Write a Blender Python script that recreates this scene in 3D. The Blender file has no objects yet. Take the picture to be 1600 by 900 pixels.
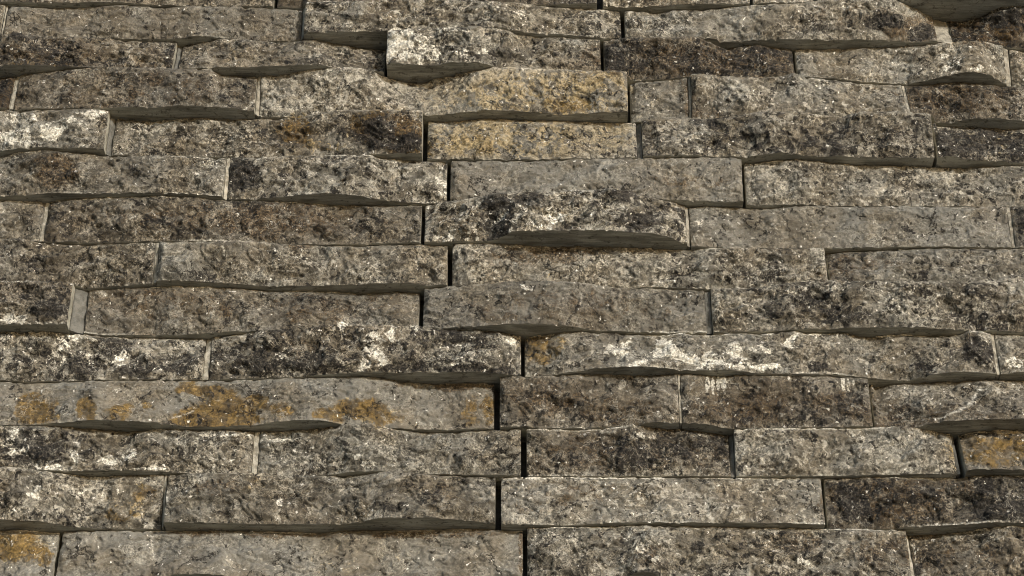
import bpy, math
import numpy as np
from mathutils import Vector

# ------------------------------------------------------------------ camera, sky, sun
sc = bpy.context.scene
PITCH = math.radians(30.0)          # the photographer stands below and looks up
DIST = 2.23
ZC = 2.60                           # height of the photographed patch of wall
LENS, SENS = 83.5, 36.0
CAM = np.array([0.0, -DIST * math.cos(PITCH), ZC - DIST * math.sin(PITCH)])
cam_d = bpy.data.cameras.new('camera'); cam = bpy.data.objects.new('camera', cam_d)
sc.collection.objects.link(cam)
cam.location = CAM; cam.rotation_euler = (math.pi / 2 + PITCH, 0, 0)
cam_d.lens = LENS; cam_d.sensor_width = SENS; cam_d.clip_start = 0.05; cam_d.clip_end = 500
sc.camera = cam

SUN_EL, SUN_AZ = math.radians(17), math.radians(36)     # azimuth to the right of straight-out from the wall
sdir = Vector((math.sin(SUN_AZ) * math.cos(SUN_EL), -math.cos(SUN_AZ) * math.cos(SUN_EL), math.sin(SUN_EL)))
world = bpy.data.worlds.new('World'); sc.world = world; world.use_nodes = True
wn = world.node_tree
sky = wn.nodes.new('ShaderNodeTexSky'); sky.sky_type = 'NISHITA'; sky.sun_disc = False
sky.sun_elevation = SUN_EL; sky.sun_rotation = math.atan2(sdir.x, sdir.y)
wn.links.new(sky.outputs[0], wn.nodes['Background'].inputs[0])
wn.nodes['Background'].inputs[1].default_value = 0.15
sun_d = bpy.data.lights.new('sun', 'SUN'); sun = bpy.data.objects.new('sun', sun_d)
sc.collection.objects.link(sun)
sun_d.energy = 3.4; sun_d.angle = math.radians(0.6); sun_d.color = (1.0, 0.965, 0.90)
sun.rotation_euler = sdir.to_track_quat('Z', 'Y').to_euler(); sun.location = (2, -3, 6)
vs = sc.view_settings
vs.view_transform = 'Standard'; vs.look = 'None'; vs.exposure = 0.20
sc.cycles.filter_width = 0.95; vs.gamma = 1.0

# ------------------------------------------------------------------ photograph pixel -> ray
F = LENS / SENS * 1600.0
cp, sp = math.cos(PITCH), math.sin(PITCH)
def ray(u, v):
    x = (np.asarray(u, float) - 800) / F; y = (450 - np.asarray(v, float)) / F
    return x, cp - y * sp, sp + y * cp           # right, into wall (+y), up
def on_depth(u, v, d):                            # hit with the plane d in front of the wall face
    rx, ry, rz = ray(u, v); t = (-d - CAM[1]) / ry
    return CAM[0] + rx * t, CAM[2] + rz * t
def on_level(u, v, z):                            # hit with the level plane at height z
    rx, ry, rz = ray(u, v); t = (z - CAM[2]) / rz
    return CAM[0] + rx * t, -(CAM[1] + ry * t)
def to_pix(X, d, Z):
    dx, dy, dz = X - CAM[0], -d - CAM[1], Z - CAM[2]
    f = dy * cp + dz * sp; up = -dy * sp + dz * cp
    return 800 + F * dx / f, 450 - F * up / f

# ------------------------------------------------------------------ noise
def _hash(ix, iy, seed):
    h = (ix * 374761393 + iy * 668265263 + seed * 974634777) & 0xffffffff
    h = ((h ^ (h >> 13)) * 1274126177) & 0xffffffff
    return ((h ^ (h >> 16)) & 0xffff) / 65535.0
def vnoise(x, y, seed):
    ix = np.floor(x).astype(np.int64); iy = np.floor(y).astype(np.int64)
    fx = x - ix; fy = y - iy
    a = _hash(ix, iy, seed) * 6.2832; b = _hash(ix + 1, iy, seed) * 6.2832
    c = _hash(ix, iy + 1, seed) * 6.2832; d = _hash(ix + 1, iy + 1, seed) * 6.2832
    ga = np.cos(a) * fx + np.sin(a) * fy
    gb = np.cos(b) * (fx - 1) + np.sin(b) * fy
    gc = np.cos(c) * fx + np.sin(c) * (fy - 1)
    gd = np.cos(d) * (fx - 1) + np.sin(d) * (fy - 1)
    u = fx * fx * fx * (fx * (fx * 6 - 15) + 10); w = fy * fy * fy * (fy * (fy * 6 - 15) + 10)
    return ((ga * (1 - u) + gb * u) * (1 - w) + (gc * (1 - u) + gd * u) * w) * 1.5
def fbm(x, y, seed, octv=4, gain=0.5):
    s = 0; a = 1; t = 0
    for o in range(octv):
        s = s + a * vnoise(x * 2 ** o + 13.7 * o, y * 2 ** o - 7.1 * o, seed + o * 17); t += a; a *= gain
    return s / t
def sstep(a, b, x):
    t = np.clip((x - a) / (b - a), 0, 1); return t * t * (3 - 2 * t)

# ------------------------------------------------------------------ materials
def N(nt, typ, **kw):
    n = nt.nodes.new(typ)
    for k, v in kw.items(): setattr(n, k, v)
    return n
class G:
    def __init__(s, mat):
        mat.use_nodes = True; s.nt = mat.node_tree; s.bsdf = s.nt.nodes['Principled BSDF']
    def link(s, a, b): s.nt.links.new(a, b)
    def put(s, inp, v):
        if isinstance(v, bpy.types.NodeSocket): s.link(v, inp)
        elif isinstance(v, tuple) and inp.type == 'RGBA': inp.default_value = (*v, 1)
        else: inp.default_value = v
    def math(s, op, a, b=0.0, clamp=False):
        n = N(s.nt, 'ShaderNodeMath', operation=op, use_clamp=clamp); s.put(n.inputs[0], a); s.put(n.inputs[1], b); return n.outputs[0]
    def vmath(s, op, a, b):
        n = N(s.nt, 'ShaderNodeVectorMath', operation=op); s.put(n.inputs[0], a); s.put(n.inputs[1], b); return n.outputs[0]
    def noise(s, vec, scale, det=4.0, rough=0.6, dist=0.0):
        n = N(s.nt, 'ShaderNodeTexNoise'); s.put(n.inputs['Vector'], vec); s.put(n.inputs['Scale'], scale)
        s.put(n.inputs['Detail'], det); s.put(n.inputs['Roughness'], rough); s.put(n.inputs['Distortion'], dist); return n.outputs[0], n.outputs[1]
    def voro(s, vec, scale, feat='F1', rnd=1.0):
        n = N(s.nt, 'ShaderNodeTexVoronoi', feature=feat); s.put(n.inputs['Vector'], vec); s.put(n.inputs['Scale'], scale)
        s.put(n.inputs['Randomness'], rnd); return n
    def ramp(s, v, a, b, c=0.0, d=1.0):
        n = N(s.nt, 'ShaderNodeMapRange', interpolation_type='SMOOTHSTEP'); s.put(n.inputs[0], v)
        s.put(n.inputs[1], a); s.put(n.inputs[2], b); s.put(n.inputs[3], c); s.put(n.inputs[4], d); return n.outputs[0]
    def mix(s, f, a, b, bt='MIX'):
        n = N(s.nt, 'ShaderNodeMix', data_type='RGBA', blend_type=bt); s.put(n.inputs[0], f)
        s.put(n.inputs[6], a); s.put(n.inputs[7], b); return n.outputs[2]
    def attr(s, name):
        n = N(s.nt, 'ShaderNodeAttribute', attribute_name=name); return n.outputs['Color'], n.outputs['Alpha']
    def sep(s, c):
        n = N(s.nt, 'ShaderNodeSeparateColor'); s.put(n.inputs[0], c); return n.outputs
    def bump(s, h, dist, strength=1.0, nrm=None):
        n = N(s.nt, 'ShaderNodeBump'); s.put(n.inputs['Height'], h); n.inputs['Distance'].default_value = dist
        n.inputs['Strength'].default_value = strength
        if nrm is not None: s.link(nrm, n.inputs['Normal'])
        return n.outputs[0]

def stone_coords(g):
    tc = N(g.nt, 'ShaderNodeTexCoord'); oi = N(g.nt, 'ShaderNodeObjectInfo')
    off = g.vmath('MULTIPLY', (7.3, 3.1, 5.7), oi.outputs['Random'])
    return g.vmath('ADD', tc.outputs['Object'], off), tc.outputs['Object']

def make_split():
    m = bpy.data.materials.new('split_stone_face'); g = G(m)
    P, P0 = stone_coords(g)
    mc, ma = g.attr('marks'); mk = g.sep(mc); tc_, ta = g.attr('tone'); tn = g.sep(tc_)
    dark_a, white_a, ochre_a, brown_a = mk[0], mk[1], mk[2], ma
    bright, cream_d, dark_d, warm = tn[0], tn[1], tn[2], ta
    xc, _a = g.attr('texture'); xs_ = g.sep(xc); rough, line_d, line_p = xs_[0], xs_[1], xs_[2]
    half = (0.5, 0.5, 0.5)
    def warp(scale, det, amt, off=(0, 0, 0)):
        _, c = g.noise(g.vmath('ADD', P, off), scale, det, 0.65)
        return g.vmath('ADD', P, g.vmath('MULTIPLY', g.vmath('SUBTRACT', c, half), (amt, amt, amt)))
    W = warp(230, 4, 0.009)                         # breaks up every patch border
    WB = warp(420, 3, 0.004, (1, 8, 3))
    WL = warp(55, 5, 0.045, (2, 5, 1))
    big, _ = g.noise(W, 20, 4, 0.55)
    mid, _ = g.noise(W, 62, 7, 0.70)
    mid2, _ = g.noise(g.vmath('ADD', W, (3.3, 1.1, 8.2)), 75, 5, 0.60, 0.8)
    mid3, _ = g.noise(g.vmath('ADD', W, (9.1, 4.4, 2.2)), 110, 8, 0.76, 0.5)
    spk, _ = g.noise(g.vmath('ADD', P, (5.5, 2.5, 1.2)), 260, 5, 0.75, 0.6)
    fine, _ = g.noise(P, 520, 3, 0.65)
    MUL = lambda c, k: g.mix(1.0, c, (k, k, k) if not isinstance(k, tuple) else k, 'MULTIPLY')
    base = g.mix(g.ramp(big, 0.38, 0.62), (0.148, 0.131, 0.102), (0.171, 0.164, 0.143))
    base = g.mix(g.math('MULTIPLY', warm, 0.95), base, (0.110, 0.084, 0.055))
    # broken angular clasts, each with its own tone
    vc = g.voro(WL, 85); cs = g.sep(vc.outputs['Color'])
    base = g.mix(g.ramp(rough, 0, 1, 0.35, 1.0), base, g.mix(cs[0], (0.58, 0.57, 0.55), (1.42, 1.42, 1.40)), 'MULTIPLY')
    base = g.mix(g.ramp(rough, 0, 1, 0.45, 1.0), base, g.mix(g.ramp(mid, 0.45, 0.55), (0.70, 0.685, 0.66), (1.22, 1.22, 1.22)), 'MULTIPLY')
    # cream to light-grey patches with crisp borders
    thr = g.math('SUBTRACT', 0.690, g.math('MULTIPLY', cream_d, 0.22))
    cm = g.ramp(g.math('SUBTRACT', g.math('ADD', g.math('MULTIPLY', mid2, 0.8), g.math('MULTIPLY', spk, 0.2)), thr), -0.006, 0.014)
    pb, _ = g.noise(g.vmath('ADD', WB, (7.1, 0.3, 6.7)), 85, 2.5, 0.5, 1.4)
    cm = g.math('MAXIMUM', cm, g.ramp(g.math('SUBTRACT', pb, g.math('SUBTRACT', 0.735, g.math('MULTIPLY', cream_d, 0.24))), -0.004, 0.010))
    ccol = g.mix(g.ramp(spk, 0.40, 0.60), (0.235, 0.213, 0.170), (0.40, 0.372, 0.312))
    base = g.mix(g.math('MULTIPLY', cm, 0.82), base, ccol)
    base = g.mix(g.math('MULTIPLY', cm, g.math('MULTIPLY', ochre_a, 2.6, True)), base, g.mix(g.ramp(spk, 0.4, 0.6), (0.165, 0.130, 0.070), (0.350, 0.275, 0.155)))
    # ochre iron stain, seeping in between the grains
    on = g.math('ADD', g.math('ADD', g.math('MULTIPLY', mid3, 0.55), g.math('MULTIPLY', mid, 0.45)), g.math('MULTIPLY', ochre_a, 0.33))
    on = g.math('MULTIPLY', g.ramp(on, 0.58, 0.76), g.ramp(ochre_a, 0.26, 0.5))
    ocol = g.mix(g.ramp(mid3, 0.42, 0.60), (0.050, 0.030, 0.007), (0.180, 0.112, 0.028))
    base = g.mix(g.math('MULTIPLY', on, 0.82), base, ocol)
    # brown soil and rust
    bn = g.math('ADD', g.math('ADD', g.math('MULTIPLY', mid3, 0.6), g.math('MULTIPLY', mid2, 0.4)), g.math('MULTIPLY', brown_a, 0.27))
    bn = g.math('MULTIPLY', g.ramp(bn, 0.57, 0.68), g.ramp(brown_a, 0.02, 0.3))
    base = g.mix(g.math('MULTIPLY', bn, 0.74), base, g.mix(g.ramp(fine, 0.4, 0.6), (0.030, 0.019, 0.009), (0.090, 0.058, 0.028)))
    # black lichen and manganese speckle
    dn = g.math('ADD', g.math('MULTIPLY', mid3, 0.62), g.math('MULTIPLY', spk, 0.38))
    dthr = g.math('SUBTRACT', 0.662, g.math('ADD', g.math('MULTIPLY', dark_d, 0.150), g.math('MULTIPLY', g.math('MULTIPLY', dark_a, g.math('ADD', dark_a, 0.35)), 0.20)))
    dm = g.ramp(g.math('SUBTRACT', dn, dthr), -0.005, 0.014)
    bl, _ = g.noise(g.vmath('ADD', WB, (2.1, 9.3, 4.7)), 95, 2.5, 0.5, 1.2)
    bthr = g.math('SUBTRACT', 0.725, g.math('ADD', g.math('MULTIPLY', dark_d, 0.26), g.math('MULTIPLY', g.math('MULTIPLY', dark_a, g.math('ADD', dark_a, 0.35)), 0.22)))
    dm = g.math('MAXIMUM', dm, g.ramp(g.math('SUBTRACT', bl, bthr), -0.004, 0.010))
    dcol = g.mix(g.ramp(fine, 0.42, 0.62), (0.007, 0.006, 0.005), (0.052, 0.046, 0.038))
    base = g.mix(g.math('MULTIPLY', dm, 0.95), base, dcol)
    l1, _ = g.noise(g.vmath('ADD', W, (6.1, 0.7, 3.9)), 70, 3, 0.55, 1.0); l2, _ = g.noise(g.vmath('ADD', W, (0.9, 7.7, 5.1)), 90, 3, 0.55, 1.2)
    sq = g.math('MULTIPLY', g.ramp(g.math('ABSOLUTE', g.math('SUBTRACT', l1, 0.5)), 0.012, 0.004), g.ramp(g.math('ADD', mid, g.math('MULTIPLY', dark_d, 0.16)), 0.53, 0.60))
    base = g.mix(g.math('MULTIPLY', sq, 0.80), base, (0.018, 0.014, 0.010))
    sp_ = g.math('MULTIPLY', g.ramp(g.math('ABSOLUTE', g.math('SUBTRACT', l2, 0.5)), 0.011, 0.003), g.ramp(g.math('ADD', mid2, g.math('MULTIPLY', cream_d, 0.14)), 0.54, 0.60))
    base = g.mix(g.math('MULTIPLY', sp_, 0.62), base, (0.40, 0.37, 0.30))
    base = g.mix(g.math('MULTIPLY', line_d, 0.9, True), base, (0.014, 0.011, 0.008))
    # white lime crust over a thin chalky haze
    hz = g.math('MULTIPLY', g.ramp(g.math('ADD', mid, g.math('MULTIPLY', white_a, 0.16)), 0.52, 0.66), g.math('MULTIPLY', white_a, 0.38))
    base = g.mix(hz, base, (0.46, 0.43, 0.36))
    wn_ = g.math('ADD', g.math('ADD', g.math('MULTIPLY', mid2, 0.65), g.math('MULTIPLY', spk, 0.35)), g.math('MULTIPLY', g.math('MULTIPLY', white_a, g.math('ADD', white_a, 0.6)), 0.19))
    wm = g.math('MULTIPLY', g.ramp(wn_, 0.61, 0.665), g.ramp(white_a, 0.04, 0.35))
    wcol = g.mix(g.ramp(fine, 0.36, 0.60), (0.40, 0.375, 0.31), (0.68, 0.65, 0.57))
    base = g.mix(g.math('MULTIPLY', wm, 0.90), base, wcol)
    base = g.mix(g.math('MULTIPLY', line_p, 0.8, True), base, wcol)  # pale scratches, plus the arris highlights painted into the colour
    # grain, coarser in some places than in others
    gm, _ = g.noise(g.vmath('ADD', P, (8.8, 1.3, 2.9)), 24, 3, 0.6); gm = g.math('MULTIPLY', g.ramp(gm, 0.40, 0.60, 0.45, 1.0), g.ramp(rough, 0, 1, 0.50, 1.0)); gm = g.math('MULTIPLY', gm, g.math('SUBTRACT', 1.0, g.math('MULTIPLY', g.math('MAXIMUM', cm, wm), 0.45)))
    base = g.mix(gm, base, g.mix(g.ramp(spk, 0.43, 0.57), (0.52, 0.51, 0.49), (1.42, 1.42, 1.42)), 'MULTIPLY')
    base = g.mix(gm, base, g.mix(g.ramp(fine, 0.41, 0.59), (0.46, 0.46, 0.45), (1.52, 1.52, 1.52)), 'MULTIPLY')
    # fossil and crystal flecks, pits
    vo = g.voro(W, 300); vcol = g.sep(vo.outputs['Color'])
    fl = g.math('MULTIPLY', g.ramp(vo.outputs['Distance'], 0.36, 0.22), g.ramp(vcol[0], g.math('SUBTRACT', 0.965, g.math('MULTIPLY', cream_d, 0.08)), 0.975))
    base = g.mix(g.math('MULTIPLY', fl, 0.92), base, (0.78, 0.75, 0.68))
    vp = g.voro(g.vmath('ADD', W, (1.7, 5.2, 0.4)), 210); pcol = g.sep(vp.outputs['Color'])
    pit = g.math('MULTIPLY', g.ramp(vp.outputs['Distance'], 0.45, 0.25), g.ramp(pcol[1], g.math('SUBTRACT', 0.88, g.math('MULTIPLY', dark_d, 0.2)), 0.90))
    base = g.mix(g.math('MULTIPLY', pit, 0.8), base, (0.020, 0.016, 0.012))
    # hair cracks and calcite veins
    ve = g.voro(WL, 24, 'DISTANCE_TO_EDGE'); cmask, _ = g.noise(P, 30, 2, 0.5)
    crack = g.math('MULTIPLY', g.ramp(ve.outputs['Distance'], 0.026, 0.008), g.ramp(cmask, 0.50, 0.57))
    base = g.mix(g.math('MULTIPLY', crack, 0.88), base, (0.016, 0.013, 0.010))
    vv = g.voro(g.vmath('ADD', WL, (4.2, 0.3, 6.6)), 45, 'DISTANCE_TO_EDGE')
    vein = g.math('MULTIPLY', g.ramp(vv.outputs['Distance'], 0.026, 0.010), g.ramp(cmask, 0.47, 0.40))
    base = g.mix(g.math('MULTIPLY', vein, 0.5), base, (0.44, 0.41, 0.34))
    base = g.mix(1.0, base, g.mix(g.math('MULTIPLY', bright, 0.5), (0, 0, 0), (2, 2, 2)), 'MULTIPLY')
    g.link(base, g.bsdf.inputs['Base Color'])
    g.put(g.bsdf.inputs['Roughness'], g.ramp(fine, 0.35, 0.65, 0.42, 0.9))
    g.bsdf.inputs['Specular IOR Level'].default_value = 0.22
    h = g.math('ADD', g.math('MULTIPLY', mid3, 0.9), g.math('ADD', g.math('MULTIPLY', spk, 0.5), g.math('MULTIPLY', fine, 0.25)))
    h = g.math('SUBTRACT', h, g.math('MULTIPLY', crack, 0.35))
    h = g.math('SUBTRACT', h, g.math('MULTIPLY', pit, 0.25))
    g.link(g.bump(h, 0.0026, 1.0), g.bsdf.inputs['Normal'])
    return m

def make_sawn():
    m = bpy.data.materials.new('sawn_stone_side'); g = G(m)
    P, P0 = stone_coords(g)
    st = g.vmath('MULTIPLY', P, (0.25, 1.0, 1.0))
    a, _ = g.noise(st, 90, 4, 0.6); b, _ = g.noise(P, 30, 3, 0.5); f, _ = g.noise(P, 700, 3, 0.6)
    base = g.mix(g.ramp(b, 0.35, 0.65), (0.29, 0.275, 0.218), (0.40, 0.382, 0.315))
    c, _ = g.noise(g.vmath('MULTIPLY', P, (0.12, 1.0, 1.0)), 420, 2, 0.5); e, _ = g.noise(P, 130, 6, 0.75)
    base = g.mix(g.ramp(a, 0.50, 0.62, 0, 0.7), base, (0.17, 0.155, 0.118))
    base = g.mix(1.0, base, g.mix(g.ramp(c, 0.4, 0.6), (0.84, 0.84, 0.84), (1.12, 1.12, 1.12)), 'MULTIPLY')
    base = g.mix(g.ramp(e, 0.56, 0.62, 0, 0.75), base, (0.08, 0.070, 0.052))
    base = g.mix(1.0, base, g.mix(f, (0.7, 0.7, 0.7), (1.3, 1.3, 1.3)), 'MULTIPLY')
    g.link(base, g.bsdf.inputs['Base Color']); g.bsdf.inputs['Roughness'].default_value = 0.85
    g.link(g.bump(g.math('ADD', a, g.math('MULTIPLY', f, 0.5)), 0.0007), g.bsdf.inputs['Normal'])
    return m

def make_mortar(name, c0, c1):
    m = bpy.data.materials.new(name); g = G(m)
    P, P0 = stone_coords(g)
    a, _ = g.noise(P, 120, 5, 0.7); f, _ = g.noise(P, 900, 3, 0.6)
    base = g.mix(g.ramp(a, 0.38, 0.62), c0, c1)
    base = g.mix(1.0, base, g.mix(f, (0.7, 0.7, 0.7), (1.3, 1.3, 1.3)), 'MULTIPLY')
    g.link(base, g.bsdf.inputs['Base Color']); g.bsdf.inputs['Roughness'].default_value = 0.9
    g.link(g.bump(g.math('ADD', a, f), 0.0012), g.bsdf.inputs['Normal'])
    return m

M_SPLIT, M_SAWN = make_split(), make_sawn()
M_PALE = make_mortar('pale_mortar', (0.19, 0.170, 0.130), (0.42, 0.39, 0.32))
M_MID = make_mortar('weathered_mortar', (0.15, 0.135, 0.105), (0.33, 0.305, 0.25))
M_GREY = make_mortar('grey_mortar', (0.085, 0.082, 0.070), (0.155, 0.149, 0.130))
M_BACK = make_mortar('backing_render', (0.05, 0.047, 0.04), (0.085, 0.078, 0.066))
M_GROUND = make_mortar('bounce_ground', (0.36, 0.335, 0.28), (0.46, 0.43, 0.36))

# ------------------------------------------------------------------ traced course lines
# each course boundary: U = lower front edge of the course above, L = upper front edge of the course below
def P_(s): return np.array([[float(q) for q in p.split(',')] for p in s.split()])
B = {}
B['A'] = (P_('-200,-62 1800,-62'), P_('-200,-60 1800,-60'))
B['B'] = (P_('-150,4 0,2 60,4 110,4 150,3 190,4 250,8 300,10 420,10 472,13 480,4 600,4 850,8 900,5 935,5 940,8 975,12 1000,11 1040,9 1080,6 1160,6 1180,5 1270,3 1405,0 1440,-6 1500,-5 1560,-1 1600,-2 1750,-2'),
          P_('-150,6 0,6 15,8 90,12 130,11 190,6 205,7 250,11 300,8 365,9 424,12 471,14 476,2 600,-2 700,-2 800,2 864,10 900,12 935,13 960,16 971,20 976,16 985,16 1010,18 1030,20 1050,15 1080,14 1120,13 1160,8 1200,5 1250,4 1300,-3 1350,-5 1400,-1 1425,9 1445,20 1464,31 1488,35 1510,32 1530,25 1550,16 1565,10 1585,8 1600,8 1750,8'))
B['C'] = (P_('-150,53 0,53 40,56 110,58 170,60 200,61 235,61 270,61 300,57 330,57 350,60 400,64 471,64 475,50 520,50 560,49 603,48 640,50 720,47 760,42 790,43 810,49 840,53 880,54 930,59 971,60 976,60 1000,58 1060,58 1100,58 1120,60 1124,66 1150,65 1180,62 1240,61 1300,62 1380,63 1440,65 1464,64 1489,67 1540,66 1570,73 1600,76 1750,76'),
          P_('-150,52 0,52 40,54 110,56 170,59 200,63 240,64 274,65 282,72 300,68 330,63 345,59 370,58 400,62 440,66 470,62 490,61 510,64 530,69 560,73 580,76 602,78 605,47 640,43 680,42 720,40 750,39 790,45 810,53 840,57 880,57 930,60 940,62 943,62 980,56 1060,56 1090,56 1120,70 1135,76 1160,70 1180,68 1210,73 1242,76 1246,76 1280,76 1320,75 1380,73 1420,71 1450,68 1470,66 1500,63 1530,62 1550,66 1575,75 1600,80 1750,80'))
B['D'] = (P_('-150,104 0,104 20,101 60,102 110,104 160,106 240,107 280,108 330,106 345,105 400,105 430,103 470,101 500,101 520,106 560,107 603,114 605,97 640,101 680,103 700,98 740,97 760,100 772,105 800,108 940,112 943,112 975,118 986,126 1010,125 1050,123 1075,120 1110,118 1150,120 1200,121 1242,118 1246,120 1300,122 1350,128 1390,131 1420,131 1450,126 1480,118 1510,113 1530,113 1550,119 1565,129 1574,134 1600,136 1750,136'),
          P_('-150,121 0,121 22,118 27,117 60,113 105,107 160,104 240,104 280,106 330,107 345,116 360,118 401,119 405,115 430,118 455,113 480,109 515,105 540,103 570,105 590,113 610,122 640,129 655,130 680,122 700,118 740,110 770,104 800,103 840,106 880,107 920,109 970,109 981,113 985,130 1000,127 1030,125 1060,123 1077,118 1082,115 1090,113 1120,117 1160,119 1215,119 1240,113 1260,119 1300,124 1350,130 1380,131 1410,132 1420,133 1440,133 1470,129 1500,127 1530,130 1560,133 1600,134 1750,134'))
B['E'] = (P_('-150,167 0,168 22,170 60,170 120,169 170,169 200,167 240,168 280,165 320,166 370,170 395,174 402,177 405,181 440,184 470,184 500,178 560,176 660,175 665,181 700,178 760,172 780,172 850,176 880,180 930,176 981,174 984,192 1000,190 1077,188 1120,186 1160,181 1200,177 1290,183 1340,183 1400,177 1457,180 1463,192 1487,192 1500,189 1530,185 1560,185 1600,190 1750,190'),
          P_('-150,171 0,171 30,173 60,171 100,170 135,168 169,171 178,183 200,186 240,189 280,184 320,183 360,186 400,184 430,185 470,182 500,175 530,170 580,170 640,170 662,172 666,188 700,189 740,186 765,184 800,186 880,188 930,190 980,191 997,192 1003,186 1060,184 1115,184 1168,176 1200,172 1260,173 1290,179 1320,180 1340,173 1400,172 1459,177 1463,196 1500,198 1540,198 1570,201 1600,201 1750,201'))
B['F'] = (P_('-150,236 0,236 30,232 70,230 110,231 150,232 169,234 178,243 250,244 300,245 350,246 400,247 560,244 590,240 620,239 655,238 662,239 667,249 720,248 800,249 860,249 900,247 997,246 1003,244 1030,243 1070,241 1100,244 1150,245 1165,246 1190,242 1210,239 1240,240 1280,245 1320,244 1380,246 1420,246 1459,246 1463,247 1480,243 1510,248 1540,250 1600,255 1750,255'),
          P_('-150,248 0,244 30,237 70,233 110,236 150,240 172,243 200,243 250,241 300,244 352,246 400,245 450,242 560,241 580,241 590,245 620,248 650,251 665,251 699,252 703,250 760,250 830,251 900,247 1003,246 1100,245 1161,245 1165,254 1180,253 1210,250 1240,248 1260,249 1300,253 1340,257 1400,258 1450,260 1500,262 1540,260 1570,258 1600,258 1750,258'))
B['G'] = (P_('-150,308 0,307 30,305 80,302 150,302 250,301 300,303 352,308 356,312 400,311 440,308 480,304 510,302 540,303 580,309 620,315 660,318 699,316 703,314 760,316 900,316 1020,311 1060,313 1100,314 1140,315 1161,314 1165,319 1200,321 1250,319 1300,322 1600,323 1750,323'),
          P_('-150,314 0,312 40,313 68,315 72,315 110,311 150,308 250,305 300,306 340,311 370,313 400,312 450,314 500,318 560,320 600,321 650,320 659,320 663,321 700,313 730,310 750,305 770,300 800,300 830,300 860,298 890,296 920,296 950,293 980,295 1000,302 1030,310 1060,317 1073,324 1077,323 1110,321 1165,325 1200,325 1230,322 1260,320 1320,322 1400,321 1500,322 1600,321 1750,321'))
B['H'] = (P_('-150,376 0,376 60,377 150,379 250,377 350,377 450,382 500,382 560,382 600,380 659,379 663,378 690,379 720,376 760,378 780,372 800,362 840,360 900,360 950,359 980,363 1020,365 1050,372 1073,382 1077,386 1110,386 1200,388 1290,388 1340,387 1400,386 1460,385 1582,387 1600,387 1750,387'),
          P_('-150,372 0,372 30,371 60,378 130,382 200,379 250,377 340,376 370,374 400,376 450,380 500,383 560,384 600,382 650,381 700,383 704,380 760,379 800,381 850,384 900,384 950,385 1000,386 1060,389 1080,390 1100,387 1150,384 1200,386 1292,386 1296,396 1320,393 1360,391 1400,389 1450,387 1500,387 1580,388 1750,388'))
B['I'] = (P_('-150,440 0,440 60,440 115,444 133,452 150,450 200,446 242,443 250,439 280,438 330,441 380,444 400,447 480,447 540,445 600,443 640,442 660,446 700,445 704,449 760,444 900,442 960,450 1030,449 1108,451 1180,451 1292,442 1296,442 1400,441 1600,442 1750,442'),
          P_('-150,438 0,438 60,437 113,440 132,455 150,452 180,450 240,447 280,446 330,447 380,450 420,454 480,454 520,455 560,459 590,458 620,455 655,457 662,450 690,448 703,446 760,442 800,438 850,437 900,439 960,448 1030,450 1088,452 1104,453 1112,450 1180,447 1240,440 1300,436 1350,438 1400,438 1600,440 1750,440'))
B['J'] = (P_('-150,508 0,508 30,507 60,506 100,506 113,508 132,520 160,523 190,524 240,524 280,524 320,521 340,519 380,518 410,516 500,512 655,511 662,512 695,513 730,510 770,508 800,506 840,506 880,508 900,512 940,517 1000,519 1060,520 1104,519 1112,519 1160,518 1220,517 1240,514 1300,514 1340,512 1380,511 1440,512 1490,515 1520,517 1560,517 1600,519 1750,519'),
          P_('-150,517 0,517 40,518 60,516 100,520 140,522 165,525 220,527 280,528 318,529 326,528 350,524 380,521 410,515 450,512 490,508 530,505 560,505 600,507 650,508 700,514 740,514 780,517 800,521 815,527 819,526 840,523 880,519 910,517 945,519 990,521 1010,523 1030,523 1060,519 1100,523 1130,521 1150,519 1180,521 1210,519 1222,517 1240,516 1250,518 1300,520 1320,518 1340,524 1360,526 1390,522 1410,521 1440,524 1470,525 1500,522 1510,516 1530,516 1552,521 1600,523 1750,523'))
B['K'] = (P_('-150,594 0,594 40,596 100,596 150,594 200,593 318,593 326,594 400,591 450,590 500,586 540,583 580,581 620,582 680,582 740,581 780,583 815,588 819,590 850,587 900,581 930,576 960,574 1000,573 1040,575 1060,578 1100,579 1140,578 1180,583 1240,584 1300,584 1350,590 1380,593 1420,595 1460,585 1500,580 1540,583 1560,585 1600,582 1750,582'),
          P_('-150,595 0,595 40,598 90,597 150,594 250,593 320,594 400,592 450,590 500,589 560,587 600,590 630,596 680,599 740,597 773,599 780,590 800,586 820,588 850,586 900,584 960,584 1000,586 1030,585 1061,583 1080,584 1120,587 1150,585 1200,586 1240,586 1300,587 1340,589 1361,592 1365,605 1390,600 1430,597 1460,596 1500,595 1550,592 1600,594 1750,594'))
B['L'] = (P_('-150,665 0,665 60,663 110,660 140,656 200,658 240,660 290,667 340,667 380,665 400,665 430,659 480,656 510,658 540,664 600,668 650,671 700,672 740,670 773,669 780,668 820,666 860,669 920,669 1000,664 1010,661 1040,660 1080,661 1110,664 1135,670 1160,669 1200,669 1300,667 1361,666 1365,668 1400,669 1430,669 1445,664 1480,658 1520,656 1600,654 1750,654'),
          P_('-150,664 0,664 40,664 90,665 150,670 200,674 240,670 270,669 310,672 350,670 395,673 430,673 480,670 520,666 545,661 565,659 590,663 620,670 660,675 700,675 750,672 815,669 822,669 860,669 900,671 940,669 970,665 990,662 1010,666 1040,669 1070,670 1100,674 1130,678 1142,680 1147,670 1180,668 1260,668 1350,668 1380,666 1410,664 1440,669 1470,675 1490,679 1503,678 1520,674 1540,672 1560,670 1600,672 1750,672'))
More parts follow.
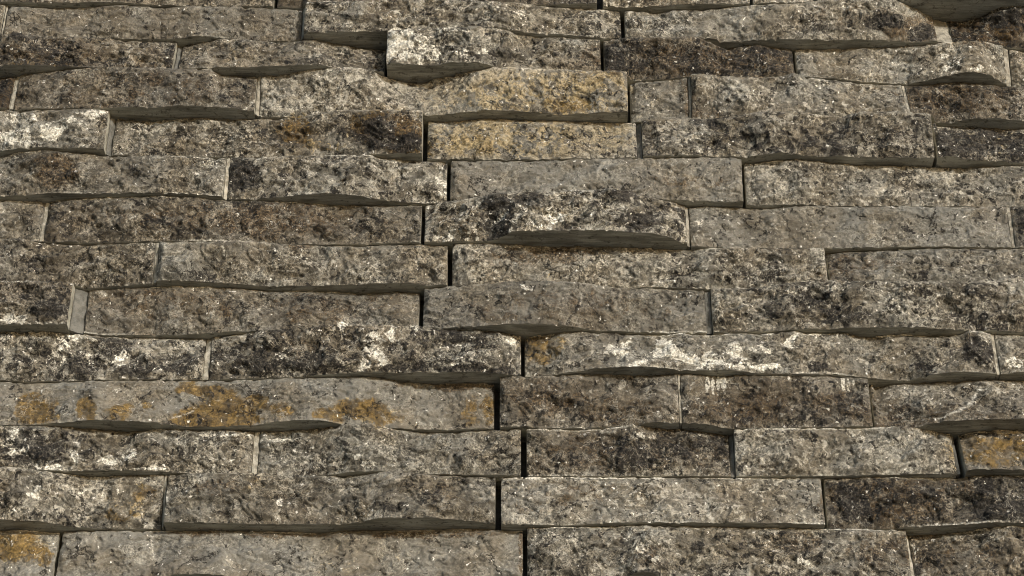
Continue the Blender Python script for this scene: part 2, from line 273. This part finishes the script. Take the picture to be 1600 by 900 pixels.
B['M'] = (P_('-150,737 0,737 60,735 110,736 150,735 200,735 245,737 300,740 400,741 510,743 520,741 560,737 600,736 640,741 680,741 740,742 815,743 822,744 1140,744 1280,744 1350,743 1420,741 1480,740 1494,741 1506,737 1530,733 1560,733 1600,734 1750,734'),
          P_('-150,725 0,727 30,730 60,734 90,737 140,744 200,742 245,741 262,741 300,738 400,738 500,742 540,744 570,740 600,736 620,734 650,737 680,741 720,743 775,745 782,745 850,744 950,745 1050,745 1140,746 1287,746 1291,747 1340,745 1400,744 1450,746 1500,746 1530,742 1560,741 1600,742 1750,742'))
B['N'] = (P_('-150,811 0,812 40,813 80,817 110,822 150,826 220,827 254,827 259,816 300,816 400,819 480,819 540,819 570,814 600,809 680,809 720,813 775,818 782,819 880,821 960,817 1000,816 1080,817 1180,817 1220,817 1287,820 1291,825 1340,827 1400,826 1430,823 1500,820 1550,816 1600,817 1750,817'),
          P_('-150,828 0,828 40,827 86,831 130,828 200,828 255,829 350,828 420,829 500,832 540,828 600,828 650,827 720,825 770,826 800,829 818,827 822,824 880,822 940,822 1000,819 1060,821 1150,822 1220,824 1290,825 1350,825 1410,827 1424,836 1460,834 1500,831 1540,824 1580,820 1600,822 1750,822'))
B['O'] = (P_('-150,912 0,912 240,903 280,897 340,897 370,905 500,912 820,912 980,902 996,894 1020,895 1035,905 1600,912 1750,912'),
          P_('-150,914 240,911 370,910 1000,908 1600,912 1750,912'))
B['P'] = (P_('-200,986 1800,986'), P_('-200,988 1800,988'))

MEAN_D = 0.030
EDGE = {}
for k, (U, L) in B.items():
    if k in 'AP':                    # courses wholly outside the picture: gently uneven
        xs = np.arange(-200, 1801, 40.0); base = U[0, 1]
        sd = ord(k)
        U = np.stack([xs, base - 6 * vnoise(xs / 150, xs * 0, sd) - 3], 1); L = np.stack([xs, base + 6 * vnoise(xs / 130, xs * 0 + 5, sd)], 1)
    inside = np.concatenate([U[:, 1], L[:, 1]])
    v0 = np.median(inside)
    _, Zb = on_depth(800, v0, MEAN_D); Zb = float(Zb)
    uX, ud = on_level(U[:, 0], U[:, 1], Zb); lX, ld = on_level(L[:, 0], L[:, 1], Zb)
    EDGE[k] = (Zb, uX, np.clip(ud, 0.004, 0.085), lX, np.clip(ld, 0.004, 0.085))

# ------------------------------------------------------------------ stains of the stone; thin WHITE strips also paint in bright lit edges (photo pixels: cx, cy, rx, ry, strength)
DARK = [(27,58,10,8,.9),(265,82,9,14,1),(455,88,28,12,.5),(1290,20,40,12,.35),(1385,35,35,14,.8),(1440,52,28,14,.9),(1285,45,18,12,.7),
 (1330,38,14,10,.5),(1560,20,60,25,.6),(1500,50,25,12,.4),(80,90,120,22,.35),(590,205,28,26,.8),(630,225,34,20,.75),(600,180,50,10,.4),(1100,90,140,30,.25),
 (380,275,26,28,.8),(525,245,14,12,.6),(575,272,14,12,.7),(450,280,30,22,.4),(90,265,30,22,.35),(205,262,8,8,.9),
 (778,338,22,40,1),(830,312,30,10,.8),(960,305,40,10,.8),(1000,345,50,14,.8),(950,310,30,16,.6),(1000,330,50,26,.45),(1055,350,24,28,.4),(665,360,12,20,.2),
 (390,330,60,24,.45),(250,345,30,10,.5),(110,340,40,18,.3),(580,350,14,22,.4),(1480,350,28,26,.45),(1545,345,30,14,.35),(1595,350,14,30,.6),
 (305,430,32,10,.6),(330,438,10,8,.8),(60,400,50,40,.3),(75,482,28,14,.8),(30,400,20,10,.4),
 (1320,490,40,14,.6),(1260,470,20,16,.5),(1540,445,40,20,.4),(1560,500,50,20,.3),(1230,480,60,20,.3),
 (130,570,30,24,.6),(60,560,35,30,.4),(170,545,35,28,.6),(85,575,10,18,.8),(270,570,40,20,.5),(380,560,60,26,.5),(220,575,40,14,.6),
 (650,575,45,14,.5),(740,578,60,8,.9),(700,530,70,20,.5),(560,530,30,16,.5),(480,560,40,22,.5),
 (1530,550,24,24,.7),(1445,572,18,8,.9),(1280,573,22,8,.9),(320,655,36,10,.55),(960,645,40,14,.45),(1240,640,50,20,.45),(1330,640,40,22,.45),(1150,650,60,14,.4),(1480,640,30,20,.3),
 (50,700,60,30,.6),(100,690,40,22,.5),(190,680,20,8,.5),(1010,710,80,30,.5),(1100,690,50,18,.5),(880,715,35,14,.5),(1040,735,40,10,.5),
 (1335,790,22,32,.7),(1310,800,30,30,.3),(1560,795,50,20,.8),(1450,775,20,16,.5),(1540,760,14,12,.9),(1380,780,40,30,.3),
 (612,790,26,10,.8),(670,775,24,16,.6),(650,812,40,6,.8),(90,805,30,8,.5),(1010,898,26,6,1),(1090,855,12,10,.8),(1200,860,80,30,.3),(1380,870,50,30,.3),
 (1080,270,30,16,.2),(1350,215,90,28,.4),(1120,215,80,26,.35),(1490,225,28,22,.9),(1540,220,25,25,.5),(1590,235,18,20,.6),(1500,150,80,22,.35),
 (220,125,60,8,.2),(350,152,14,6,.7),(380,130,20,10,.4),(10,145,14,25,.5),(1560,680,60,4,.8),(1210,340,50,30,.1),(900,300,40,6,.4),(765,320,14,24,.7),(540,130,20,10,.2),
 (960,90,26,24,.5),(1000,90,30,26,.4),(1100,100,30,18,.3),(1200,90,40,22,.4)]
WHITE = [(625,62,26,16,.95),(650,75,34,24,.8),(610,78,14,18,.8),(670,88,14,12,.8),(700,48,36,6,.6),(735,85,28,8,.6),(690,70,20,10,.3),(520,20,40,20,.25),(780,20,60,20,.25),
 (1255,85,10,14,.45),(1490,100,40,20,.35),(1528,105,12,6,.6),(1395,125,12,6,.5),(1282,132,8,9,.7),(165,140,8,12,.4),(400,150,5,30,.3),(60,128,6,8,.5),
 (25,185,40,8,.6),(20,215,26,12,.8),(85,205,28,12,.85),(110,190,30,6,.6),(150,176,22,6,.9),(45,200,30,8,.5),(40,225,20,6,.6),
 (535,260,40,30,.3),(690,285,10,28,.5),(680,265,20,10,.25),(230,304,130,2.5,.7),(830,335,70,22,.42),(850,350,60,8,.4),(930,325,30,20,.3),(970,325,8,10,.5),(900,305,40,12,.3),(760,360,60,10,.3),(700,372,40,8,.5),
 (1085,350,10,28,.3),(823,447,7,8,.9),(20,500,20,8,.95),(60,505,30,4,.4),(120,480,4,30,.4),
 (130,540,30,16,.45),(170,560,30,16,.45),(110,525,30,10,.5),(205,550,14,30,.4),(330,540,8,25,.6),(90,560,20,20,.35),
 (537,512,8,8,.9),(590,548,18,14,.65),(598,565,10,10,.8),(567,570,10,10,.85),(615,520,8,14,.7),(700,540,30,8,.5),(710,565,16,5,.7),(580,530,20,10,.6),(645,515,14,6,.5),(800,540,14,16,.45),(440,555,20,16,.3),(750,530,20,10,.3),
 (1040,545,26,16,.85),(1068,562,28,9,.9),(1000,568,20,6,.8),(965,548,24,14,.55),(985,530,10,10,.5),(1115,565,14,18,.7),(1150,550,12,14,.85),(1140,570,56,5,.7),(1195,573,28,6,.95),(1190,548,20,7,.7),(1238,533,8,9,.8),(1060,520,80,2.5,.8),(1190,521,20,2.5,.7),(1270,522,22,2.5,.7),(1375,525,20,2.5,.7),(1590,565,16,10,.6),(1460,524,30,2,.5),
 (40,560,20,6,.4),(1105,600,4,14,.85),(1114,602,3,14,.9),(1122,601,3,15,.9),(1130,600,5,14,.8),(1317,597,4,11,.9),(1325,598,3,10,.8),(1334,596,3,10,.8),(1190,587,8,5,.5),(1058,615,3,28,.6),
 (75,728,20,6,.8),(170,722,24,8,.85),(200,708,14,10,.7),(235,732,30,3,.9),(25,690,30,20,.4),(115,705,8,20,.5),(240,680,26,7,.5),(340,680,60,3,.6),(350,715,20,16,.35),(400,705,4,25,.6),
 (440,688,40,3,.6),(558,712,5,5,.9),(610,725,6,4,.9),(580,727,40,8,.35),(900,670,34,2.5,.7),(1010,680,20,10,.3),
 (60,770,12,8,.7),(40,800,30,12,.45),(185,768,6,4,.9),(50,815,8,4,.8),(140,770,20,16,.3),(260,775,4,14,.7),(330,805,26,6,.3),(437,785,5,6,.9),(860,747,80,2.5,.5),(1100,747,180,2,.5),
 (1253,875,7,5,.95),(1025,878,8,8,.7),(985,840,14,16,.4),(1390,870,8,10,.6),(1000,850,60,14,.25),(905,890,20,8,.4),(1430,870,3,25,.4),(1240,842,30,14,.3),
 (1280,740,8,3,.4),(1410,700,10,6,.5),(1340,680,14,4,.4),(1480,455,80,20,.25),(1240,455,20,10,.35),(1570,450,40,20,.3),(1150,450,20,25,.25)]
OCHRE = [(60,100,60,10,.5),(375,80,30,16,.35),(600,200,60,28,.8),(640,225,40,20,.8),(462,205,28,22,.7),(490,225,50,14,.4),(850,150,150,40,.34),(930,130,60,30,.36),(890,165,50,14,.5),(720,150,60,25,.2),
 (800,215,130,34,.34),(740,225,60,20,.40),(950,215,40,25,.25),(1560,45,40,14,.8),(1500,60,20,6,.9),(1590,30,20,20,.4),(1080,285,50,12,.4),(1000,292,40,8,.3),
 (1540,225,60,22,.3),(848,545,30,28,.62),(840,532,22,12,.8),(870,538,14,12,.5),
 (55,640,36,24,.85),(45,625,20,12,.6),(80,655,20,14,.5),(135,638,16,22,.8),(185,645,22,14,.62),(230,635,10,10,.6),(305,608,30,9,1),(345,615,30,12,1),(325,650,52,18,1.0),(370,650,40,22,.95),(400,632,22,14,.9),(440,640,20,14,.7),(355,632,40,16,.8),
 (560,638,44,16,1.0),(520,645,30,12,.8),(595,650,30,16,.8),(735,640,16,30,.55),(765,640,10,24,.8),(620,655,40,10,.4),
 (1550,705,70,26,.60),(1580,695,40,18,.8),(1530,712,30,20,.5),(225,770,20,18,.55),(180,805,40,8,.6),(200,785,30,14,.4),(30,855,40,24,.85),(70,870,16,16,.7),(20,880,20,16,.3),(560,870,70,30,.25),(530,880,40,25,.3),(400,755,14,14,.4),(860,430,8,8,.4)]
BROWN = [(960,95,60,30,.5),(1080,95,120,28,.6),(1200,95,40,28,.6),(1340,20,120,20,.3),(1430,45,60,20,.7),(1550,40,70,30,.9),(10,145,16,30,.8),(200,140,180,34,.35),(80,85,90,24,.5),(1500,155,100,28,.55),(1075,150,8,30,.7),(1100,175,30,10,.5),
 (610,205,60,30,.7),(460,210,30,25,.4),(90,265,36,26,.8),(130,330,90,25,.3),(430,345,110,30,.6),(300,340,120,25,.45),(880,395,60,14,.7),(830,400,80,14,.5),(740,345,60,20,.4),
 (1350,410,60,14,.5),(1300,430,40,20,.4),(560,350,60,30,.35),(1080,285,80,12,.4),(280,480,160,26,.35),(220,465,40,16,.45),(480,480,90,26,.4),(600,470,50,20,.35),(900,480,200,30,.35),
 (470,550,30,24,.5),(860,625,80,30,.5),(960,640,80,24,.5),(1180,640,100,26,.6),(1310,635,60,26,.6),(720,604,70,7,.8),(620,600,20,4,.5),(1420,650,160,20,.4),(1180,720,40,20,.2),
 (960,710,140,30,.5),(1060,700,90,30,.5),(1380,785,100,34,.7),(1500,770,60,24,.4),(500,836,40,5,.6),(300,834,40,4,.8),(640,836,60,7,.8),(730,834,60,6,.5),(430,836,40,4,.7),(815,860,5,40,.8),(340,760,40,12,.5),(690,780,30,20,.4),
 (1380,860,60,30,.45),(1500,870,100,30,.4),(1440,838,30,5,.8),(1240,850,40,18,.6),(1340,215,100,26,.3),(1080,105,100,20,.4),(1020,870,40,20,.4),(580,385,20,4,.3),(470,385,20,6,.6),(900,765,60,24,.4),(830,785,60,24,.3)]

# cracks (dark) and scratches or runs of lime (pale): x0, y0, x1, y1, half width, strength
LINE_D = [(887,506,892,494,1.6,1),(892,494,903,477,1.4,1),(1245,465,1262,484,2.2,.9),(1262,484,1282,502,1.8,.9),(1206,450,1212,488,1.4,.7),(205,322,228,336,1.5,.9),(228,336,240,345,2.5,1),(240,345,266,350,2.2,1),
 (266,350,292,374,1.6,.9),(200,270,240,293,1.2,.8),(185,286,205,268,1.2,.7),(1352,757,1336,775,1.6,.9),(1336,775,1322,806,1.5,.9),(1395,765,1402,782,1.6,.9),(1402,782,1368,800,1.5,.9),(1402,782,1424,812,1.5,.9),(1352,757,1392,762,1.2,.8),
 (97,838,108,862,1.8,.5),(108,862,120,886,2,.4),(1550,465,1572,498,1.5,.8),(1152,565,1192,560,1.6,.9),(1175,560,1230,552,1.4,.7),(80,395,84,430,1.4,.7),(265,422,320,438,1.6,.7),(346,118,347,142,1,.8),(300,425,335,440,1.5,.8),
 (655,385,690,400,1,.4),(955,350,985,332,1.6,.8),(985,332,1020,345,1.4,.8),(912,300,922,312,1.6,.9),(1060,315,1085,345,1,.3),(420,790,425,800,1,.5),(1310,45,1330,55,1.4,.7),(1275,38,1300,60,1.4,.6),(505,880,508,898,1.6,.7),(685,875,698,884,1.6,.7)]
LINE_P = [(397,158,384,170,1.4,.9),(384,170,372,184,1.2,.8),(1532,606,1520,628,2,.8),(1520,628,1500,640,1.8,.8),(1500,640,1465,656,1.2,.8),(406,687,486,687,1.2,.6),(293,158,294,172,1,.3),(347,385,350,398,1.6,.8),(1062,590,1064,640,1.3,.8),
 (236,838,240,870,.9,.7),(640,300,645,315,1,.5),(195,350,215,335,.9,.5),(440,555,456,562,1.6,.5),(305,640,270,655,1.2,.6),(120,722,122,690,1,.6),(1290,565,1300,570,1,.4),(925,770,940,765,2,.4),(1105,790,1112,815,3,.5),(915,400,950,410,3,.35),(905,455,910,480,1,.4)]
def lines(u, v, L, seed):
    wu = u + 5 * fbm(u / 12, v / 12, seed, 2); wv = v + 5 * fbm(u / 12 + 9, v / 12 + 4, seed + 3, 2)
    out = np.zeros_like(u)
    for x0, y0, x1, y1, w, s in L:
        if min(x0, x1) - 20 > u.max() or max(x0, x1) + 20 < u.min() or min(y0, y1) - 20 > v.max() or max(y0, y1) + 20 < v.min(): continue
        dx, dy = x1 - x0, y1 - y0
        t = np.clip(((wu - x0) * dx + (wv - y0) * dy) / (dx * dx + dy * dy), 0, 1)
        out = np.maximum(out, s * (1 - sstep(w * 0.5, w * 1.7, np.hypot(wu - x0 - t * dx, wv - y0 - t * dy))))
    return out
def field(u, v, L, seed, ragged=True):
    wu = u + 20 * fbm(u / 30, v / 24, seed, 4, .6); wv = v + 13 * fbm(u / 30 + 9, v / 24 + 4, seed + 3, 4, .6)
    out = np.zeros_like(u)
    for cx, cy, rx, ry, s in L:
        if cx + 2.2 * rx < u.min() or cx - 2.2 * rx > u.max() or cy + 2.2 * ry < v.min() or cy - 2.2 * ry > v.max(): continue
        if ry < 4: r2 = ((wu - cx) / rx) ** 2 + ((v - cy) / ry) ** 2
        elif rx < 6: r2 = ((u - cx) / rx) ** 2 + ((wv - cy) / ry) ** 2
        else: r2 = ((wu - cx) / rx) ** 2 + ((wv - cy) / ry) ** 2
        out = np.maximum(out, s * (1 - sstep(0.15, 2.0, r2)))
    return out

# ------------------------------------------------------------------ objects
def thing(name, label, cat):
    o = bpy.data.objects.new(name, None); sc.collection.objects.link(o); o['label'] = label; o['category'] = cat; return o
wall = thing('stone_cladding', 'rough split face cladding of long narrow grey brown stones laid in dry stacked courses', 'stone cladding')

def link_mesh(name, verts, faces, mats, parent, matidx=None, smooth=None, attrs=None):
    me = bpy.data.meshes.new(name)
    me.vertices.add(len(verts)); me.vertices.foreach_set('co', np.asarray(verts, np.float32).ravel())
    faces = np.asarray(faces, np.int32)
    me.loops.add(faces.size); me.loops.foreach_set('vertex_index', faces.ravel())
    me.polygons.add(len(faces)); me.polygons.foreach_set('loop_start', np.arange(0, faces.size, 4, dtype=np.int32))
    for m in mats: me.materials.append(m)
    if matidx is not None: me.polygons.foreach_set('material_index', np.asarray(matidx, np.int32))
    if smooth is not None: me.polygons.foreach_set('use_smooth', np.asarray(smooth, bool))
    if attrs:
        for k, a in attrs.items():
            at = me.attributes.new(k, 'FLOAT_COLOR', 'POINT'); at.data.foreach_set('color', np.asarray(a, np.float32).ravel())
    me.update(calc_edges=True); me.validate()
    o = bpy.data.objects.new(name, me); sc.collection.objects.link(o); o.parent = parent
    return o

def block(name, X0, X1, Zt, Zb, depth_fn, mats, step, attr_fn=None, back=-0.003):
    """a slab with an uneven front: front grid + sawn top, bottom and ends, closed at the back"""
    nx = max(4, int((X1 - X0) / step)) + 1; nz = max(6, int((Zt - Zb) / step)) + 1
    xs = np.linspace(X0, X1, nx)
    s = np.linspace(0, 1, nz)                       # 0 = top edge
    Xg, Sg = np.meshgrid(xs, s); Zg = Zt + (Zb - Zt) * Sg
    d = depth_fn(Xg, Sg, Zg)
    # ragged arrises: the ends of the split face are slightly chipped
    front = np.stack([Xg, -d, Zg], -1).reshape(-1, 3)
    idx = np.arange(nx * nz).reshape(nz, nx)
    f = np.stack([idx[:-1, :-1], idx[1:, :-1], idx[1:, 1:], idx[:-1, 1:]], -1).reshape(-1, 4)
    loop = np.concatenate([idx[0, :], idx[1:, -1], idx[-1, -2::-1], idx[-2:0:-1, 0]])
    n = len(loop); nf = len(front)
    rim = front[loop].copy()                         # separate verts keep the arris sharp
    bk = rim.copy(); bk[:, 1] = -back
    verts = np.concatenate([front, rim, bk])
    a = nf + np.arange(n); b = nf + n + np.arange(n)
    side = np.stack([a, np.roll(a, -1), np.roll(b, -1), b], -1)
    faces = np.concatenate([f, side]); mi = np.concatenate([np.zeros(len(f)), np.ones(len(side)) * (len(mats) - 1)])
    sm = np.concatenate([np.ones(len(f)), np.zeros(len(side))])
    attrs = None
    if attr_fn:
        mk, tn, tx = attr_fn(Xg, d, Zg)
        z = np.zeros((2 * n, 4)); attrs = {'marks': np.concatenate([mk.reshape(-1, 4), z]), 'tone': np.concatenate([tn.reshape(-1, 4), z + 1]), 'texture': np.concatenate([tx.reshape(-1, 4), z])}
    return link_mesh(name, verts, faces, mats, wall, mi, sm, attrs)

GAP_Z = 0.00025
def course_fn(top, bot):
    Zt, _, _, lX, ld = EDGE[top]; Zb, uX, ud, _, _ = EDGE[bot]
    def base(X, S):
        dt = np.interp(X, lX, ld); db = np.interp(X, uX, ud); return dt + (db - dt) * S
    return Zt - GAP_Z, Zb + GAP_Z, base

stone_no = [0]
def add_stone(top, bot, x0, x1, bright, cream, dark, warm, relief, step, label=None, cut0=1.0, cut1=1.0):
    Zt, Zb, base = course_fn(top, bot)
    uu, vm = 0, None
    u_, v_ = to_pix(0.0, MEAN_D, (Zt + Zb) / 2)
    X0, _ = on_depth(x0, v_, MEAN_D); X1, _ = on_depth(x1, v_, MEAN_D); X0, X1 = float(X0), float(X1)
    stone_no[0] += 1; sd = 1000 + stone_no[0] * 37
    e0, e1 = X0 + 0.0006, X1 - 0.0006
    def depth(X, S, Z):
        Xc = np.clip(X, X0 + 0.004, X1 - 0.004)
        d = base(Xc, S)
        H = Zt - Zb
        inner = sstep(0, 0.16, S) * sstep(0, 0.16, 1 - S)
        ends = sstep(0, 0.006, X - X0) * sstep(0, 0.006, X1 - X)
        bulge = 4 * S * (1 - S) * (0.0008 + 0.0028 * vnoise(X * 14, Z * 0 + sd, sd) + 0.003 * vnoise(X * 30, Z * 20, sd + 2))
        wx = X + 0.012 * fbm(X * 30, Z * 40, sd + 5, 3); wz = Z + 0.009 * fbm(X * 30 + 7, Z * 40, sd + 6, 3)
        n1 = fbm(wx * 52, wz * 66, sd + 7, 5, 0.62)
        rid = 1 - 2 * np.abs(fbm(wx * 28, wz * 38, sd + 8, 3, 0.5)) ** 0.8
        q = fbm(wx * 34 + 3, wz * 55, sd + 9, 3, 0.45) * 3.2
        ter = np.floor(q) + sstep(0.42, 0.58, q - np.floor(q))
        rough = relief * (0.0036 * n1 + 0.0022 * rid + 0.0023 * ter)
        nick = np.maximum(0, fbm(X * 130, Z * 130, sd + 14, 2) - 0.12) * (sstep(0.10, 0, np.minimum(S, 1 - S)) + sstep(0.005, 0, np.minimum(X - X0, X1 - X)))
        jag = fbm(X * 60, X * 0 + 2, sd + 15, 5, 0.75) * sstep(0.22, 0.0, 1 - S)
        d = d - 0.006 * nick + 0.0038 * jag
        fine = relief * (0.0013 * fbm(wx * 190, wz * 210, sd + 11, 3, 0.65))
        d = d + bulge * ends + rough * inner * (0.35 + 0.65 * ends) + fine * (0.35 + 0.65 * inner)
        # chipped upper arris and worn ends
        chip = np.maximum(0, vnoise(X * 90, X * 0 + 3, sd + 12) + 0.35)
        d = d - 0.0016 * (1 - sstep(0, 0.0024, S * H)) * (0.3 + chip)
        d = d - 0.0010 * (1 - sstep(0, 0.0020, np.minimum(X - X0, X1 - X)))
        return np.maximum(d, 0.003)
    def attrs(X, d, Z):
        u, v = to_pix(X, d, Z)
        mk = np.stack([field(u, v, DARK, 5), field(u, v, WHITE, 6), field(u, v, OCHRE, 7), field(u, v, BROWN, 8)], -1)
        z = np.zeros_like(X); n = fbm(X * 16, Z * 22, sd + 20, 3)
        tn = np.stack([bright * (1 + 0.16 * n), cream + 0.25 * vnoise(X * 18, Z * 18, sd + 21), dark + 0.25 * vnoise(X * 22, Z * 22, sd + 22), np.clip(warm + 0.25 * vnoise(X * 12, Z * 20, sd + 23), 0, 1)], -1)
        # lit-edge highlights painted pale along stretches of both arrises, with mortar smears
        H = (Zt - Z); arris = (1 - sstep(0.0008, 0.0024, H)) * sstep(-0.12, 0.20, vnoise(X * 9, X * 0 + 1, sd + 31)) * edge_light
        low = (1 - sstep(0.0006, 0.0020, Z - Zb)) * sstep(0.12, 0.35, vnoise(X * 9, X * 0 + 1, sd + 32)) * edge_light * .7
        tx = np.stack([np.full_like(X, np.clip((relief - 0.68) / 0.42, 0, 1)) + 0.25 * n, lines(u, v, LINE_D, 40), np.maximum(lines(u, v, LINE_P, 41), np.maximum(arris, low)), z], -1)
        return mk, tn, tx
    xm = (x0 + x1) / 2
    edge_light = {'F': .6 * (xm < 700), 'G': 1.0 * (xm < 640), 'I': 1.0 * (xm < 640), 'J': .8 * (xm > 820), 'L': .6 * (xm > 820), 'M': 1.0 * (xm > 780), 'N': .6}.get(top, 0) + .15
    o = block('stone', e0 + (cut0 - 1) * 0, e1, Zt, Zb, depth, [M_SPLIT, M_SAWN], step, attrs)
    if label: o['label'] = label
    return o

def add_mortar(top, bot, x0, x1, recess, mat, seed):
    Zt, Zb, base = course_fn(top, bot)
    _, v_ = to_pix(0.0, MEAN_D, (Zt + Zb) / 2)
    X0, _ = on_depth(x0, v_, MEAN_D); X1, _ = on_depth(x1, v_, MEAN_D); X0, X1 = float(X0), float(X1)
    def depth(X, S, Z):
        dl = base(X * 0 + X0 - 0.003, S); dr = base(X * 0 + X1 + 0.003, S)
        t = (X - X0) / (X1 - X0)
        return np.maximum(np.minimum(dl, dr) * 0.5 + 0.5 * (dl * (1 - t) + dr * t) - recess + 0.0022 * fbm(X * 120, Z * 70, seed, 4, 0.6), 0.003)
    return block('mortar_joint', X0, X1, Zt - 0.0004, Zb + 0.0004, depth, [mat], 0.0012)

# joint kinds: g = open gap, p = pale mortar, m = grey mortar, n = tight
# course: (top, bottom, [(x0, x1, bright, cream, dark, warm, relief, label), ...]) and joints between neighbours
ROWS = [
 ('A','B',[(-140,430,1,.3,.3,.3,1,None),(434,933,.8,.2,.4,.6,1,None),(941,1170,1.25,.5,.15,.1,1,None),(1174,1270,1.3,.6,.1,.2,1,None),(1273,1398,1,.3,.3,.3,1,None),(1401,1740,1,.4,.2,.2,1,None)],''),
 ('B','C',[(-140,6,.85,.15,.25,.3,1,None),(10,471,.98,.22,.20,.15,.8,None),(476,971,1.12,.50,.42,.05,1.1,None),(976,1464,1.2,.42,.16,.1,.9,None),(1488,1740,.85,.35,.65,.6,1.1,'very dark brown stone with rusty orange patches')],'q:7,9 q:471,476 g q:1464,1488'),
 ('C','D',[(-140,274,.95,.45,.60,.45,1.2,None),(282,602,1.0,.32,.28,.2,1.0,None),(605,939,1.05,.30,.40,.1,1.1,'stone with a bright white lime patch at its left end'),(943,1242,.85,.30,.58,.60,1.1,'dark brown stone'),(1245,1574,1.22,.40,.12,.0,.9,'light grey stone'),(1584,1740,1.1,.4,.2,.1,1,None)],'m:275,281 n g n q:1575,1583'),
 ('D','E',[(-140,22,.6,.2,.5,.7,1,None),(27,401,.85,.25,.26,.30,.9,None),(406,981,1.1,.72,.25,.05,.9,'stone with golden yellow blotches at its right end'),(985,1077,1.0,.35,.22,.1,.8,None),(1080,1416,1.15,.42,.20,.05,.9,None),(1420,1740,.86,.44,.42,.5,1.1,None)],'q:22,27 q:401,406 g q:1077,1080 q:1416,1420'),
 ('E','F',[(-140,170,1.0,.35,.20,.0,1.0,'stone blotched with chalky white'),(177,661,1.0,.38,.34,.2,1.1,'stone with a black and rust brown stain at its right end'),(667,996,1.0,.85,.34,.05,.8,'stone mottled with golden cream'),(1003,1458,.98,.55,.55,.1,1.0,None),(1462,1740,1.15,.50,.75,.3,1.0,'nearly black stone with tan patches')],'m:170,177 g m:996,1003 n'),
 ('F','G',[(-140,352,.92,.28,.28,.22,1.1,None),(357,699,1.05,.48,.40,.05,1.0,None),(703,1161,1.08,.16,.10,.12,.7,None),(1165,1740,1.10,.55,.32,.05,.9,None)],'p:352,357 g n'),
 ('G','H',[(-140,67,1.0,.3,.2,.05,.9,None),(73,659,.86,.26,.34,.35,1.1,None),(663,1073,1.15,.66,.50,.05,1.3,'jutting stone covered with black and white speckles'),(1078,1580,1.05,.30,.20,.0,.7,None),(1585,1740,.8,.3,.5,.3,1,None)],'p:67,73 g q:1073,1078 q:1580,1585'),
 ('H','I',[(-140,242,.90,.28,.36,.25,1.1,None),(247,700,1.05,.36,.22,.08,1.0,None),(706,1292,1.10,.55,.34,.05,1.0,None),(1295,1740,.98,.36,.32,.15,.9,None)],'p:242,247 g n'),
 ('I','J',[(-140,113,.85,.25,.32,.35,1.2,None),(133,656,.96,.24,.22,.22,.9,None),(661,1104,.95,.18,.16,.2,.8,None),(1112,1740,1.02,.45,.46,.1,1.1,None)],'m:113,133 g m:1104,1112'),
 ('J','K',[(-140,318,1.1,.62,.55,.0,1.0,'stone with large pale and black blotches'),(326,815,1.05,.48,.62,.1,1.1,'stone heavily speckled black and white'),(819,1553,1.08,.38,.24,.05,.9,'long grey stone with white lime smears and an ochre left end'),(1558,1740,1.15,.4,.2,.0,.9,None)],'p:318,326 g p:1553,1558'),
 ('K','L',[(-140,773,1.15,.22,.06,.0,.7,'long smooth grey stone with orange rust stains'),(780,1060,.92,.38,.34,.4,.9,None),(1063,1361,.88,.36,.40,.45,.9,None),(1364,1740,1.0,.48,.28,.3,.9,None)],'g p:1060,1063 n'),
 ('L','M',[(-140,395,1.05,.46,.44,.0,1.1,None),(403,815,1.02,.32,.24,.0,1.0,'grey stone dotted with small white fossils'),(822,1142,.95,.40,.42,.3,1.0,None),(1148,1493,1.18,.50,.26,.0,.9,None),(1504,1740,1.2,.4,.15,.3,.8,'bright orange brown stone')],'p:395,403 g m:1142,1148 m:1493,1497'),
 ('M','N',[(-140,254,1.12,.56,.34,.0,1.0,None),(259,775,.96,.20,.18,.12,1.0,None),(782,1287,1.15,.58,.24,.08,.8,None),(1291,1740,.86,.36,.58,.45,1.1,'dark brown stone with black patches')],'p:254,258 g n'),
 ('N','O',[(-140,86,1.3,.40,.05,.1,.7,'pale stone with orange stains'),(90,818,1.18,.24,.06,.08,.7,'long smooth pale stone'),(823,1422,1.05,.48,.44,.05,1.0,None),(1427,1740,.95,.45,.42,.35,1.1,None)],'n g p:1422,1427'),
 ('O','P',[(-140,300,1,.4,.3,.1,1,None),(304,812,1,.3,.3,.2,1,None),(818,1380,1.05,.4,.3,.1,1,None),(1384,1740,.9,.3,.4,.3,1,None)],''),
]
for top, bot, stones, joints in ROWS:
    off = bot == 'P'
    for (x0, x1, b, c, k, w, r, lab) in stones:
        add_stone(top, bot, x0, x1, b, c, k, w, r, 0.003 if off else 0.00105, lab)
    for i, j in enumerate(joints.split()):
        if ':' in j:
            kind, xx = j.split(':'); a, b_ = [float(q) for q in xx.split(',')]
            add_mortar(top, bot, a, b_, 0.0015 if kind in 'pq' else 0.004, {'p': M_PALE, 'q': M_MID, 'm': M_GREY}[kind], 500 + int(a))

# wall core behind the stones
def box(name, x0, x1, y0, y1, z0, z1, mat, parent):
    v = [(x, y, z) for x in (x0, x1) for y in (y0, y1) for z in (z0, z1)]
    f = [(0, 1, 3, 2), (4, 6, 7, 5), (0, 4, 5, 1), (2, 3, 7, 6), (0, 2, 6, 4), (1, 5, 7, 3)]
    return link_mesh(name, v, f, [mat], parent)
box('wall_core', -2.5, 2.5, 0.0005, 0.22, 0.0, 3.2, M_BACK, wall)
gr = box('ground', -12, 12, -14, 3, -0.2, 0.0, M_GROUND, None)  # out of view, added so light bounces up to the undersides
gr['kind'] = 'structure'; gr['label'] = 'unseen pale ground added to bounce light onto the stone undersides'
